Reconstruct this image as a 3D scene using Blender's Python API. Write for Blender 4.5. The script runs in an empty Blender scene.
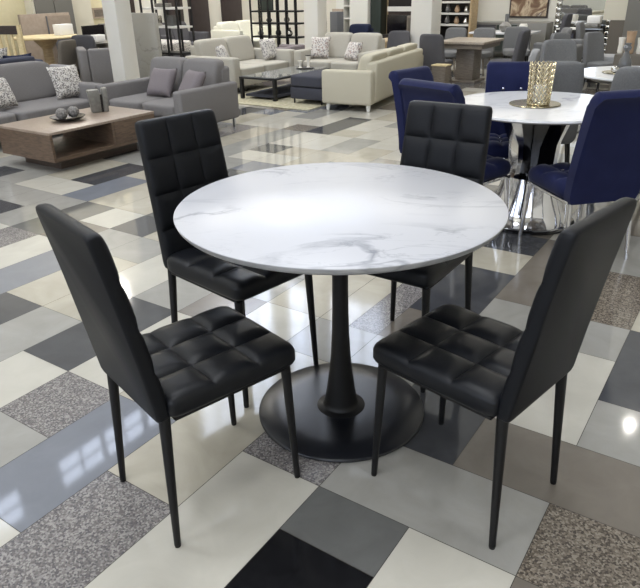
import bpy, bmesh, math, random
from mathutils import Vector, Matrix
random.seed(7)
PI = math.pi
SC = bpy.context.scene
COL = SC.collection
TH = 0.9712                       # the showroom's own axes (floor tiles, walls, sofas) are turned against the view
AX = (math.cos(TH), math.sin(TH)); BX = (-math.sin(TH), math.cos(TH))
def P(u, v, z=0.0): return Vector((AX[0]*u+BX[0]*v, AX[1]*u+BX[1]*v, z))
FACE_MV, FACE_MU, FACE_PV, FACE_PU = TH-PI, TH+PI/2, TH, TH-PI/2   # which way a piece of furniture looks

# ------------------------------------------------------------------ materials
def lin(c):
    f = lambda x: x/12.92 if x <= .04045 else ((x+.055)/1.055)**2.4
    return tuple(f(x/255) for x in c)+(1,)
def nodes(name):
    m = bpy.data.materials.new(name); m.use_nodes = True
    nt = m.node_tree; return m, nt, nt.nodes['Principled BSDF']
def coords(nt, scale=(1,1,1), kind='Object'):
    t = nt.nodes.new('ShaderNodeTexCoord'); mp = nt.nodes.new('ShaderNodeMapping')
    mp.inputs['Scale'].default_value = scale; nt.links.new(t.outputs[kind], mp.inputs['Vector']); return mp.outputs['Vector']
def noise(nt, vec, scale, detail=4, rough=.5, dist=0):
    n = nt.nodes.new('ShaderNodeTexNoise'); n.inputs['Scale'].default_value = scale
    n.inputs['Detail'].default_value = detail; n.inputs['Roughness'].default_value = rough; n.inputs['Distortion'].default_value = dist
    nt.links.new(vec, n.inputs['Vector']); return n.outputs['Fac']
def ramp(nt, fac, stops, const=False):
    r = nt.nodes.new('ShaderNodeValToRGB'); e = r.color_ramp.elements
    if const: r.color_ramp.interpolation = 'CONSTANT'
    while len(e) < len(stops): e.new(.5)
    for k, (p, c) in enumerate(stops): e[k].position = p; e[k].color = lin(c)
    nt.links.new(fac, r.inputs['Fac']); return r.outputs['Color']
def bump(nt, b, fac, strength, distance=.002):
    n = nt.nodes.new('ShaderNodeBump'); n.inputs['Strength'].default_value = strength; n.inputs['Distance'].default_value = distance
    nt.links.new(fac, n.inputs['Height']); nt.links.new(n.outputs['Normal'], b.inputs['Normal'])
def mat(name, c, rough=.5, metal=0, spec=.5, var=0, vscale=20, bmp=0, bscale=200, sheen=0):
    m, nt, b = nodes(name)
    b.inputs['Roughness'].default_value = rough; b.inputs['Metallic'].default_value = metal
    b.inputs['Specular IOR Level'].default_value = spec; b.inputs['Base Color'].default_value = lin(c)
    v = coords(nt)
    if var:
        f = noise(nt, v, vscale, 5)
        lo = tuple(max(0, x-var) for x in c); hi = tuple(min(255, x+var) for x in c)
        nt.links.new(ramp(nt, f, [(.3, lo), (.7, hi)]), b.inputs['Base Color'])
    if bmp: bump(nt, b, noise(nt, v, bscale, 3), bmp)
    if sheen: b.inputs['Sheen Weight'].default_value = sheen; b.inputs['Sheen Roughness'].default_value = .4
    return m
def wood(name, a, b_, rough=.45, sc=(2,2,14), vs=6):
    m, nt, b = nodes(name); v = coords(nt, sc)
    f = noise(nt, v, vs, 6, .6, .6)
    nt.links.new(ramp(nt, f, [(.32, a), (.68, b_)]), b.inputs['Base Color'])
    b.inputs['Roughness'].default_value = rough; bump(nt, b, f, .15); return m
def granite(name, cols, rough=.12, scale=185):
    m, nt, b = nodes(name); v = coords(nt)
    w = nt.nodes.new('ShaderNodeTexVoronoi'); w.inputs['Scale'].default_value = scale; w.inputs['Randomness'].default_value = 1
    nt.links.new(v, w.inputs['Vector'])
    s = nt.nodes.new('ShaderNodeSeparateColor'); nt.links.new(w.outputs['Color'], s.inputs['Color'])
    n = len(cols); nt.links.new(ramp(nt, s.outputs['Red'], [(k/n, c) for k, c in enumerate(cols)], True), b.inputs['Base Color'])
    b.inputs['Roughness'].default_value = rough; return m
def tile(name, c, var=6, vs=7, rough=.075, fine=0):
    m, nt, b = nodes(name); v = coords(nt)
    f = noise(nt, v, vs, 8, .6, .8)
    nt.links.new(ramp(nt, f, [(.3, tuple(max(0, x-var) for x in c)), (.7, tuple(min(255, x+var) for x in c))]), b.inputs['Base Color'])
    b.inputs['Roughness'].default_value = rough; b.inputs['Specular IOR Level'].default_value = .55; return m
def marble(name, base=(200,200,204), vein=(138,140,148), rough=.34, sc=(1,2.2,1), amount=.075, scale=1.55, seed=0):
    m, nt, b = nodes(name); v = coords(nt, sc)
    if seed: v.node.inputs['Location'].default_value = (seed, seed*.7, 0)
    def veins(scale, width, dist, det):
        n = noise(nt, v, scale, det, .55, dist)
        s = nt.nodes.new('ShaderNodeMath'); s.operation = 'SUBTRACT'; nt.links.new(n, s.inputs[0]); s.inputs[1].default_value = .5
        a = nt.nodes.new('ShaderNodeMath'); a.operation = 'ABSOLUTE'; nt.links.new(s.outputs[0], a.inputs[0])
        r = nt.nodes.new('ShaderNodeMapRange'); r.inputs['From Min'].default_value = 0; r.inputs['From Max'].default_value = width
        r.inputs['To Min'].default_value = 1; r.inputs['To Max'].default_value = 0; nt.links.new(a.outputs[0], r.inputs['Value']); return r.outputs['Result']
    a = veins(scale, .026, .9, 6); c = veins(scale*2.3, .016, 1.2, 5)
    mask = noise(nt, v, 1.7, 3)
    mr = nt.nodes.new('ShaderNodeMapRange'); mr.inputs['From Min'].default_value = .42; mr.inputs['From Max'].default_value = .66; nt.links.new(mask, mr.inputs['Value'])
    def mul(p, q):
        k = nt.nodes.new('ShaderNodeMath'); k.operation = 'MULTIPLY'; nt.links.new(p, k.inputs[0])
        if isinstance(q, float): k.inputs[1].default_value = q
        else: nt.links.new(q, k.inputs[1])
        return k.outputs[0]
    t = nt.nodes.new('ShaderNodeMath'); t.operation = 'ADD'; t.use_clamp = True
    nt.links.new(mul(a, mr.outputs['Result']), t.inputs[0]); nt.links.new(mul(mul(c, mr.outputs['Result']), .45), t.inputs[1])
    nt.links.new(ramp(nt, t.outputs[0], [(0, base), (1, vein)]), b.inputs['Base Color'])
    b.inputs['Roughness'].default_value = rough; b.inputs['Specular IOR Level'].default_value = .5; return m
def pattern(name, cols, scale=45, rough=.9):
    m, nt, b = nodes(name); v = coords(nt)
    w = nt.nodes.new('ShaderNodeTexVoronoi'); w.inputs['Scale'].default_value = scale; nt.links.new(v, w.inputs['Vector'])
    s = nt.nodes.new('ShaderNodeSeparateColor'); nt.links.new(w.outputs['Color'], s.inputs['Color'])
    n = len(cols); nt.links.new(ramp(nt, s.outputs['Green'], [(k/n, c) for k, c in enumerate(cols)], True), b.inputs['Base Color'])
    b.inputs['Roughness'].default_value = rough; return m
def emit(name, c, s):
    m, nt, b = nodes(name); b.inputs['Base Color'].default_value = lin(c)
    b.inputs['Emission Color'].default_value = lin(c); b.inputs['Emission Strength'].default_value = s; return m

M = dict(
  leather=mat('black_faux_leather', (14,16,21), .40, spec=.30, bmp=.12, bscale=420),
  leather_shell=mat('black_leather_back', (14,16,21), .50, spec=.24, bmp=.12, bscale=420),
  blackmetal=mat('black_powder_coat', (14,14,16), .45, spec=.35),
  basemetal=mat('black_satin_base', (19,21,27), .30, spec=.5, bmp=.03),
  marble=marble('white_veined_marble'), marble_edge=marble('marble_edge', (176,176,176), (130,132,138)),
  marble2=marble('white_polished_marble', (228,228,230), (188,188,196), .12, (1,1.6,1), scale=2.2, seed=5),
  greymarble=marble('grey_marble', (158,155,147), (132,130,124), .3, (1.2,1,1.2), scale=2.4, seed=3),
  chrome=mat('chrome', (215,215,218), .07, 1), steelleg=mat('brushed_steel', (205,205,206), .38, 1), blackgloss=mat('black_gloss', (12,12,14), .08),
  velvet=mat('navy_velvet', (16,23,62), .75, spec=.22, var=4, vscale=9, bmp=.1, bscale=90, sheen=.15),
  button=mat('silver_button', (210,210,220), .15, 1),
  sofagrey=mat('grey_weave', (122,119,118), .95, spec=.15, var=6, vscale=160, bmp=.3, bscale=300),
  sofalight=mat('light_grey_weave', (150,148,150), .95, spec=.15, var=6, vscale=160, bmp=.3, bscale=300),
  sofadark=mat('blue_grey_weave', (66,68,80), .95, spec=.15, var=5, vscale=160, bmp=.3, bscale=300),
  mauve=mat('mauve_grey_weave', (122,115,117), .95, spec=.15, var=6, vscale=140, bmp=.3, bscale=300),
  cream=mat('cream_fabric', (186,180,162), .95, spec=.15, var=5, vscale=140, bmp=.25, bscale=300),
  creamgrey=mat('oatmeal_fabric', (172,168,158), .95, spec=.15, var=5, vscale=140, bmp=.25, bscale=300),
  whitefab=mat('white_fabric', (222,220,205), .95, spec=.15, var=4, vscale=60),
  slate=mat('slate_fabric', (70,71,79), .95, spec=.15, var=4, vscale=140, bmp=.25, bscale=300),
  chairgrey=mat('grey_chair_fabric', (112,112,112), .92, spec=.2, var=6, vscale=120, bmp=.25, bscale=300),
  chairdark=mat('charcoal_chair_fabric', (84,83,86), .92, spec=.2, var=5, vscale=120),
  chairlight=mat('pale_grey_chair_fabric', (150,150,150), .92, spec=.2, var=5, vscale=120),
  brownfab=mat('brown_grey_fabric', (104,98,90), .92, spec=.2, var=5, vscale=120),
  patA=pattern('speckled_fabric', [(200,196,190),(140,134,130),(210,206,200),(172,166,158),(104,100,100),(204,200,194)], 100),
  patB=pattern('leafy_fabric', [(196,192,186),(134,131,131),(208,204,198),(156,152,152),(194,190,184)], 62),
  patC=pattern('mottled_fabric', [(202,198,192),(158,140,134),(196,190,184),(138,135,136),(208,204,200)], 66),
  navyfab=mat('navy_fabric', (30,36,58), .9, spec=.2, var=4),
  walnut=wood('walnut_veneer', (78,63,51), (112,92,76)), walnut_top=wood('walnut_top', (138,122,108), (160,144,130), .35, (14,2,2)),
  walnut_dark=wood('walnut_plinth', (66,55,48), (88,74,64)),
  greywood=wood('grey_oak', (96,88,80), (128,118,106)), greywood_top=wood('grey_oak_top', (136,126,114), (166,154,138), .4, (2,14,2)),
  tanwood=wood('tan_wood', (150,130,100), (186,164,128)), palewood=wood('pale_wood', (196,176,132), (222,204,162)),
  darkwood=wood('dark_wood', (40,32,30), (60,48,44)), espresso=mat('espresso_lacquer', (30,26,27), .35),
  shelfsteel=mat('black_steel', (20,20,22), .45), whiteboard=mat('white_shelf', (214,212,206), .5),
  whitepaint=mat('white_paint', (226,225,218), .6), cream_paint=mat('cream_paint', (222,212,176), .6, var=3),
  pillarwhite=mat('pillar_white', (230,227,219), .6), wallwhite=mat('wall_white', (218,214,202), .8, var=2, vscale=2),
  panelcream=mat('cream_panel', (214,208,190), .6), greylaq=mat('grey_lacquer', (116,114,108), .35), tan=mat('tan_panel', (160,144,128), .55, var=6),
  ceil=mat('ceiling_white', (215,215,215), .9), glassdark=mat('dark_table_glass', (120,122,120), .06, spec=.7),
  brass=mat('champagne_gold', (205,194,165), .25, 1), tray=mat('brushed_tray', (150,142,120), .2, 1),
  silver=mat('antique_silver', (190,188,182), .25, 1, bmp=.4, bscale=60), ceramic=mat('grey_ceramic', (118,116,110), .3, var=10, vscale=30),
  smoke=mat('smoked_ceramic', (92,92,92), .18), whiteceramic=mat('white_ceramic', (226,222,212), .3), amber=mat('amber_glass', (176,148,120), .15, var=14, vscale=12),
  box=mat('white_card', (232,230,226), .7), rug=mat('beige_rug', (176,170,146), .98, spec=.1, var=16, vscale=30, bmp=.5),
  twig=mat('woven_ball', (112,108,104), .8, var=40, vscale=70, bmp=.8, bscale=80), bluegreen=mat('dark_green_lacquer', (52,60,56), .35),
  mirror=mat('mirror_glass', (225,228,228), .02, 1), screen=mat('black_screen', (22,20,24), .2), leaf=mat('leaf_green', (76,92,66), .6, var=14),
  greyplastic=mat('grey_ash', (98,100,104), .6), doorbrown=mat('dark_brown_door', (52,42,42), .4, var=4, vscale=8),
)
def art():
    m, nt, b = nodes('painted_canvas'); v = coords(nt)
    f = noise(nt, v, 3.2, 4, .55, 1.0)
    nt.links.new(ramp(nt, f, [(.28, (66,46,36)), (.42, (120,94,72)), (.52, (196,178,150)), (.6, (96,72,60)), (.72, (222,216,204))]), b.inputs['Base Color'])
    b.inputs['Roughness'].default_value = .5; return m
M['art'] = art()

# ------------------------------------------------------------------ mesh helpers
class MB:
    def __init__(s): s.bm = bmesh.new()
    def box(s, x0, x1, y0, y1, z0, z1, bev=0, seg=2, tf=None):
        g = bmesh.ops.create_cube(s.bm, size=1)['verts']
        for v in g: v.co = Vector(((x0+x1)/2+v.co.x*(x1-x0), (y0+y1)/2+v.co.y*(y1-y0), (z0+z1)/2+v.co.z*(z1-z0)))
        if bev:
            e = list({e for v in g for e in v.link_edges})
            r = bmesh.ops.bevel(s.bm, geom=e, offset=bev, segments=seg, profile=.5, affect='EDGES', clamp_overlap=True)
            g = list({v for f in r['faces'] for v in f.verts} | {v for v in g if v.is_valid})
        if tf:
            for v in g: v.co = tf(v.co)
        return s
    def cyl(s, p0, p1, r0, r1=None, n=12, cap=True):
        p0, p1 = Vector(p0), Vector(p1); r1 = r0 if r1 is None else r1
        d = (p1-p0).normalized(); a = d.orthogonal().normalized(); b = d.cross(a)
        L = [[s.bm.verts.new(p+(a*math.cos(t)+b*math.sin(t))*r) for t in [2*PI*(k+.5)/n for k in range(n)]] for p, r in ((p0, r0), (p1, r1))]
        s._skin(L, cap); return s
    def _skin(s, L, cap=True, closed=True):
        for A, B in zip(L, L[1:]):
            n = len(A)
            for k in range(n if closed else n-1):
                try: s.bm.faces.new((A[k], A[(k+1) % n], B[(k+1) % n], B[k]))
                except ValueError: pass
        if cap:
            s.bm.faces.new(list(reversed(L[0]))); s.bm.faces.new(L[-1])
    def loft(s, loops, cap=True):
        s._skin([[s.bm.verts.new(Vector(p)) for p in l] for l in loops], cap); return s
    def lathe(s, prof, n=48, c=(0,0,0), ox=None):
        L = []
        for r, z in prof:
            L.append([s.bm.verts.new((c[0]+r*math.cos(2*PI*k/n), c[1]+r*math.sin(2*PI*k/n), c[2]+z)) for k in range(n)])
        s._skin(L, True); return s
    def tube(s, pts, r, n=8):
        pts = [Vector(p) for p in pts]; loops = []
        for i, p in enumerate(pts):
            d = (pts[min(i+1, len(pts)-1)]-pts[max(i-1, 0)]).normalized()
            a = d.orthogonal().normalized() if abs(d.z) > .95 else d.cross(Vector((0,0,1))).normalized()
            b = d.cross(a)
            loops.append([p+(a*math.cos(2*PI*k/n)+b*math.sin(2*PI*k/n))*r for k in range(n)])
        return s.loft(loops)
    def soft(s, x0, x1, y0, y1, z0, z1, n=6, cuts=7, tf=None):
        """a padded box: superellipsoid"""
        c = Vector(((x0+x1)/2, (y0+y1)/2, (z0+z1)/2)); h = Vector(((x1-x0)/2, (y1-y0)/2, (z1-z0)/2))
        t = bmesh.new(); bmesh.ops.create_cube(t, size=2)
        bmesh.ops.subdivide_edges(t, edges=t.edges[:], cuts=cuts, use_grid_fill=True)
        mp = {}
        for v in t.verts:
            p = v.co; w = [math.copysign(abs(q)**.7, q) for q in p]
            k = 1/(sum(abs(q)**n for q in w))**(1/n)
            q = Vector((c[0]+w[0]*k*h[0], c[1]+w[1]*k*h[1], c[2]+w[2]*k*h[2]))
            mp[v.index] = s.bm.verts.new(tf(q) if tf else q)
        for f in t.faces: s.bm.faces.new([mp[v.index] for v in f.verts])
        t.free(); return s
    def tuft(s, xb, yb, z0, z1, amp=.014, r=.02, res=8, n=9, p=3, tf=None):
        """upholstered pad: plan from xb[0]..xb[-1] by yb[0]..yb[-1], stitched along the inner borders"""
        def fine(b):
            o = []
            for i in range(len(b)-1):
                for k in range(res): o.append((b[i]+(b[i+1]-b[i])*(1-math.cos(PI*k/res))/2, i, (1-math.cos(PI*k/res))/2))
            o.append((b[-1], len(b)-2, 1.)); return o
        X, Y = fine(xb), fine(yb); xa, xc, ya, yc = xb[0], xb[-1], yb[0], yb[-1]
        hx, hy, cx, cy = (xc-xa)/2, (yc-ya)/2, (xa+xc)/2, (ya+yc)/2
        T = lambda q: Vector(tf(*q)) if tf else Vector(q)
        V = {}
        def plan(x, y):
            a, b = (x-cx)/hx, (y-cy)/hy; m = max(abs(a), abs(b))
            if m < 1e-6: return x, y
            k = m/((abs(a)**n+abs(b)**n)**(1/n)); return cx+a*k*hx, cy+b*k*hy
        for i, (x, ci, si) in enumerate(X):
            for j, (y, cj, sj) in enumerate(Y):
                b = (1-abs(2*si-1)**p)*(1-abs(2*sj-1)**p)
                d = min(x-xa, xc-x, y-ya, yc-y)
                z = z1+amp*(b-1)*min(1, d/(r*1.2)+.25)
                if d < r: z -= r-math.sqrt(max(0, r*r-(r-d)**2))
                px, py = plan(x, y); V[i, j] = s.bm.verts.new(T((px, py, z)))
        nx, ny = len(X), len(Y)
        for i in range(nx-1):
            for j in range(ny-1): s.bm.faces.new((V[i,j], V[i+1,j], V[i+1,j+1], V[i,j+1]))
        ring = [(i,0) for i in range(nx)]+[(nx-1,j) for j in range(1,ny)]+[(i,ny-1) for i in range(nx-2,-1,-1)]+[(0,j) for j in range(ny-2,0,-1)]
        prev = [V[q] for q in ring]; rb = min(r*.6, (z1-z0)*.3)
        for zz, ins in ((z0+rb, 0), (z0+rb*.3, rb*.3), (z0, rb)):
            cur = []
            for (i, j) in ring:
                px, py = plan(X[i][0], Y[j][0]); k = 1-ins/max(hx, hy)
                cur.append(s.bm.verts.new(T((cx+(px-cx)*k, cy+(py-cy)*k, zz))))
            for k in range(len(ring)):
                q = (k+1) % len(ring); s.bm.faces.new((prev[q], prev[k], cur[k], cur[q]))
            prev = cur
        s.bm.faces.new(prev[::-1] if False else prev); return s
    def build(s, name, m, parent=None, sharp=40):
        bmesh.ops.recalc_face_normals(s.bm, faces=s.bm.faces)
        me = bpy.data.meshes.new(name); s.bm.to_mesh(me); s.bm.free()
        for f in me.polygons: f.use_smooth = True
        me.set_sharp_from_angle(angle=math.radians(sharp))
        for k in (m if isinstance(m, list) else [m]): me.materials.append(M[k] if isinstance(k, str) else k)
        o = bpy.data.objects.new(name, me); COL.objects.link(o)
        if parent: o.parent = parent
        return o
def tag(o, label, cat, group=None):
    o['label'] = label; o['category'] = cat
    if group: o['group'] = group
    return o
def thing(name, label, cat, loc=(0,0,0), rot=0, group=None):
    o = bpy.data.objects.new(name, None); COL.objects.link(o); o.empty_display_size = .1
    o.location = loc; o.rotation_euler = (0,0,rot); return tag(o, label, cat, group)
def copy_tree(o, parent=None):
    c = o.copy(); COL.objects.link(c)
    if parent: c.parent = parent
    for ch in list(o.children): copy_tree(ch, c)
    return c
def place(o, loc, rot, label=None, first=False):
    c = o if first else copy_tree(o); c.location = loc; c.rotation_euler = (0,0,rot)
    if label: c['label'] = label
    return c
def struct(o): o['kind'] = 'structure'; return o

# ------------------------------------------------------------------ the room
U0, U1, V0, V1, HC = -7.5, 13.6, -7.5, 10.8, 11.6
T = .306; OU, OV = .62, .25
CODE = {'W':tile('cream_tile',(186,182,171),5,5), 'C':tile('beige_tile',(172,166,151),9,4), 'L':tile('light_grey_tile',(150,148,142),7,5), 'G':tile('mid_grey_tile',(98,98,96),6,5),
        'D':tile('dark_grey_tile',(70,71,74),5,6,.07), 'B':tile('blue_grey_tile',(118,121,128),4,5,.05), 'T':tile('taupe_tile',(116,109,100),6,6,.14), 'K':tile('black_tile',(24,24,26),6,40,.12),
        'R':granite('grey_granite_tile',[(112,108,107),(138,134,132),(92,90,91),(122,117,115),(150,146,142),(104,99,98)]),
        'Q':granite('brown_granite_tile',[(96,88,78),(128,118,106),(76,69,63),(110,101,90),(142,133,120)])}
ORDER = list(CODE)
cell = {}
def put(code, *ij):
    for i, j in ij: cell[i, j] = code
for k, v in {'Q':[(2,-1),(7,0),(8,0)], 'T':[(3,-1),(3,0),(7,1),(8,1),(9,1),(10,2),(9,3)], 'L':[(14,12),(15,12),(13,12),(12,12),(4,-1),(2,0),(2,1),(6,0),(9,0),(10,0),(6,1),(4,2),(4,3),(-1,5),(0,5),(1,7),(2,7),(5,8),(4,6),(5,9),(5,12),(6,12),(6,13),(6,14),(10,14),(7,15),(8,15),(8,16)],
   'D':[(5,-1),(6,-1),(3,1),(4,1),(5,1),(6,2),(7,2),(9,2),(2,6),(3,6),(1,8),(2,8),(6,9),(8,13),(9,13),(5,13),(7,16),(16,11),(17,11),(18,11)],
   'W':[(1,0),(0,0),(4,0),(5,0),(-1,2),(0,2),(1,2),(-1,4),(-2,4),(2,5),(3,5),(0,6),(1,6),(4,7),(3,10),(4,10),(6,10),(7,13),(7,14),(12,10),(12,11),(14,10),(15,10),(17,10),(18,10),(15,8),(16,8),(17,12),(18,12)],
   'C':[(7,-1),(8,-1),(8,2),(5,3),(6,3),(1,3),(2,3),(5,4),(6,4),(3,8),(3,7),(4,8),(7,10),(7,11),(8,11),(8,14),(9,14),(9,15)],
   'K':[(0,1),(1,1)], 'R':[(-1,3),(0,3),(-2,3),(2,2),(3,2),(1,5),(4,11)], 'B':[(-1,4),(0,4),(1,4),(2,9),(3,9),(4,9),(7,12),(8,12)], 'G':[(5,11),(6,11),(7,9)]}.items(): put(k, *v)
cell[-1,4] = 'W'; cell[-2,4] = 'W'
def floor():
    m = MB(); bm = m.bm; idx = {}
    def quad(u0, u1, v0, v1, k, z=0., gap=.0011):
        f = bm.faces.new([bm.verts.new(P(*q, z)) for q in ((u0+gap, v0+gap), (u1-gap, v0+gap), (u1-gap, v1-gap), (u0+gap, v1-gap))]); f.material_index = k
    rnd = random.Random(11)
    i0, i1 = int((U0-OU)/T)-1, int((U1-OU)/T)+1; j0, j1 = int((V0-OV)/T)-1, int((V1-OV)/T)+1
    done = set(cell)
    joined = set()
    for j in range(j0, j1+1):
        for i in range(i0, i1+1):
            if (i, j) in cell: continue
            c = rnd.choices('WCLGDBTKRQ', [22,22,26,10,3,5,11,0,1,0])[0]
            cell[i, j] = c
            if rnd.random() < .6 and (i+1, j) not in cell: cell[i+1, j] = c; joined.add((i, j))
    runs = []
    for j in range(j0, j1+1):
        i = i0
        while i <= i1:
            if (i, j) not in cell: i += 1; continue
            k = i
            while k < i1 and cell.get((k+1, j)) == cell[i, j] and k-i < 2 and ((k, j) in done or (k, j) in joined): k += 1
            runs.append((i, k, j)); i = k+1
    cu = lambda u: min(max(u, U0), U1); cv = lambda v: min(max(v, V0), V1)
    for i, k, j in runs:
        a, b, c, d = cu(OU+T*i), cu(OU+T*(k+1)), cv(OV+T*j), cv(OV+T*(j+1))
        if b-a < .02 or d-c < .02: continue
        code = ORDER.index(cell[i, j])
        if (i, j) == (2, 0): quad(a, b, c, d+T, code); continue
        if (i, j) == (2, 1): continue
        if (i, j) == (3, -1): quad(a, b, c, d+T, code); continue
        if (i, j) == (3, 0): continue
        if (i, j) == (0, 1):                                   # black tile and its cut grey neighbour
            quad(a, 1.03, c, d, ORDER.index('K')); quad(1.03, b, c, d, ORDER.index('G')); continue
        if j == 3 and i == 5:                                  # beige tile with a granite strip
            quad(a, b, c+.15, d, code); quad(a, b, c, c+.15, ORDER.index('R')); continue
        quad(a, b, c, d, code)
    g = len(ORDER)
    f = bm.faces.new([bm.verts.new(P(*q, -.0015)) for q in ((U0,V0),(U1,V0),(U1,V1),(U0,V1))]); f.material_index = g
    return struct(m.build('floor', [CODE[c] for c in ORDER]+[mat('grout', (58,54,48), .9)]))
floor()
def slab(name, u0, u1, v0, v1, z0, z1, m):
    b = MB(); b.box(u0, u1, v0, v1, z0, z1); o = b.build(name, m); o.rotation_euler = (0,0,TH); return struct(o)
slab('ceiling', U0, U1, V0, V1, HC, HC+.1, 'ceil')
slab('wall_left', U0, U1+.2, V1, V1+.2, 0, HC, 'wallwhite')
slab('wall_back', U1, U1+.2, V0, V1, 0, HC, 'wallwhite')
slab('wall_right', U0, U1+.2, V0-.2, V0, 0, HC, 'wallwhite')
slab('wall_front', U0-.2, U0, V0, V1, 0, HC, 'wallwhite')
slab('baseboard_left', U0, U1, V1-.02, V1, 0, .12, 'whitepaint'); slab('baseboard_back', U1-.02, U1, V0, V1-.02, 0, .12, 'whitepaint')
def window(n, c, along, inward, w, z0, z1, strength, cols=2, rows=2):
    """c = (u, v) middle on the wall, along/inward = unit (u, v) vectors"""
    def bars(b, d0, d1, x0, x1, za, zb):
        p = [(c[0]+along[0]*x+inward[0]*d, c[1]+along[1]*x+inward[1]*d) for x in (x0, x1) for d in (d0, d1)]
        us = [q[0] for q in p]; vs = [q[1] for q in p]; b.box(min(us), max(us), min(vs), max(vs), za, zb)
    f = MB(); t = .06
    for x in [-w/2+k*w/cols for k in range(cols+1)]: bars(f, 0, .07, x-t/2, x+t/2, z0, z1)
    for z in [z0+k*(z1-z0)/rows for k in range(rows+1)]: bars(f, .001, .069, -w/2-t/2, w/2+t/2, z-t/2, z+t/2)
    fo = f.build('window_%d' % n, 'whitepaint'); fo.rotation_euler = (0,0,TH); struct(fo)
    g = MB(); bars(g, .005, .03, -w/2, w/2, z0, z1); g.build('pane', strength, fo)
DAY = emit('daylight_pane', (226,236,255), 14.); DAY2 = emit('daylight_pane_rear', (226,236,255), 9.)
n = 1
for u in (-6.6,-5.3,-4,-2.7,-1.4,-.1,1.2,2.5,4.15,6.2,7.4,8.65):
    window(n, (u, V1), (1,0), (0,-1), 1.12, 7.65, 8.4, DAY, 2, 2); n += 1
window(n, (11.5, V1), (1,0), (0,-1), 3.3, 6.5, 10.6, DAY, 5, 6); n += 1
window(n, (U1, 8.8), (0,1), (-1,0), 3.2, 6.5, 10.6, DAY, 5, 6); n += 1
for k in range(5):
    window(n, (U0, -4.5+2.9*k), (0,1), (1,0), 2.2, 2.2, 6.2, DAY2, 3, 4); n += 1

# ------------------------------------------------------------------ camera, light, colour management
cd = bpy.data.cameras.new('camera'); cam = bpy.data.objects.new('camera', cd); COL.objects.link(cam); SC.camera = cam
pit, rol, hh, fpx = .451601, -.023394, 1.38489, 636.968
F = Vector((0, math.cos(pit), -math.sin(pit))); R = Vector((1,0,0)); Uv = Vector((0, math.sin(pit), math.cos(pit)))
R2 = R*math.cos(rol)+Uv*math.sin(rol); U2 = -R*math.sin(rol)+Uv*math.cos(rol)
mw = Matrix((R2, U2, -F)).transposed().to_4x4(); mw.translation = (0,0,hh); cam.matrix_world = mw
cd.sensor_fit = 'HORIZONTAL'; cd.sensor_width = 36; cd.lens = fpx/640*36; cd.clip_end = 100
def area(name, loc, size, power, col=(1,1,1), target=None, shape='SQUARE'):
    l = bpy.data.lights.new(name, 'AREA'); l.shape = shape; l.size = size; l.energy = power; l.color = col
    o = bpy.data.objects.new(name, l); COL.objects.link(o); o.location = loc
    if target: o.rotation_euler = (Vector(target)-Vector(loc)).to_track_quat('-Z', 'Y').to_euler()
    return o
WARM = (1, .95, .87); COOL = (.93, .96, 1)
for k, (x, y) in enumerate([(-6, -2), (-1, -2), (4, -2), (-6, 4), (-1, 4.5), (4, 4)]):
    area('overhead_fill', (x, y, 11.3), 2.6, 640 if x < 2 else 130, COOL)  # unseen overhead fill, added for even brightness; the ceiling has no openings
LAMPS = [(-6.24,12.2),(-1.6,10.4),(2.3,10.6),(4.56,7.63),(5.4,11.4),(-4.3,12.6),(-.9,13.6),(1.9,13.6),(-4.0,10.6),(3.9,12.8),(.6,15.0),(-2.6,14.6),(-3.2,12.0)]  # some follow glints on the floor, others are added to brighten the far end
for x, y in LAMPS: area('lamp_and_fill', (x, y, 4.6), .12, 84 if y > 9 else 14, WARM, shape='DISK')
w = bpy.data.worlds.new('world'); SC.world = w; w.use_nodes = True
w.node_tree.nodes['Background'].inputs[0].default_value = (.8,.88,1,1); w.node_tree.nodes['Background'].inputs[1].default_value = .3
vs = SC.view_settings; vs.view_transform = 'Standard'; vs.look = 'None'; vs.gamma = 1; vs.use_curve_mapping = False; vs.exposure = -1.2

# ------------------------------------------------------------------ marble pedestal table
TX, TY, TZ, TR = .0669, 1.8995, .7756, .506
t = thing('pedestal_table', 'round white veined marble dining table on black trumpet pedestal among four black chairs', 'table', (TX, TY, 0))
b = MB(); b.lathe([(.02,TZ-.006),(TR-.001,TZ-.006),(TR,TZ-.003),(TR-.003,TZ),(.02,TZ)], 160); top = b.build('tabletop', 'marble', t, 60)
b = MB(); b.lathe([(.02,TZ-.028),(TR-.022,TZ-.028),(TR-.012,TZ-.023),(TR-.004,TZ-.014),(TR-.002,TZ-.0062),(.02,TZ-.0062)], 160); b.build('edge_band', 'marble_edge', top, 60)
b = MB(); b.lathe([(.02,TZ-.040),(.14,TZ-.040),(.14,TZ-.0282),(.02,TZ-.0282)], 48); b.build('mounting_plate', 'blackmetal', t)
b = MB(); b.lathe([(.086,.0195),(.084,.0215),(.066,.0225),(.061,.026),(.057,.045),(.049,.1),(.041,.16),(.0345,.23),(.030,.31),(.0275,.4),(.0265,.5),(.0265,.62),(.03,TZ-.0402)], 48); b.build('column', 'blackmetal', t, 60)
b = MB(); b.lathe([(.02,.001),(.29,.001),(.2966,.004),(.2966,.009),(.292,.013),(.2,.017),(.1,.0195),(.02,.0195)], 96); b.build('base', 'basemetal', t, 60)

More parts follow.
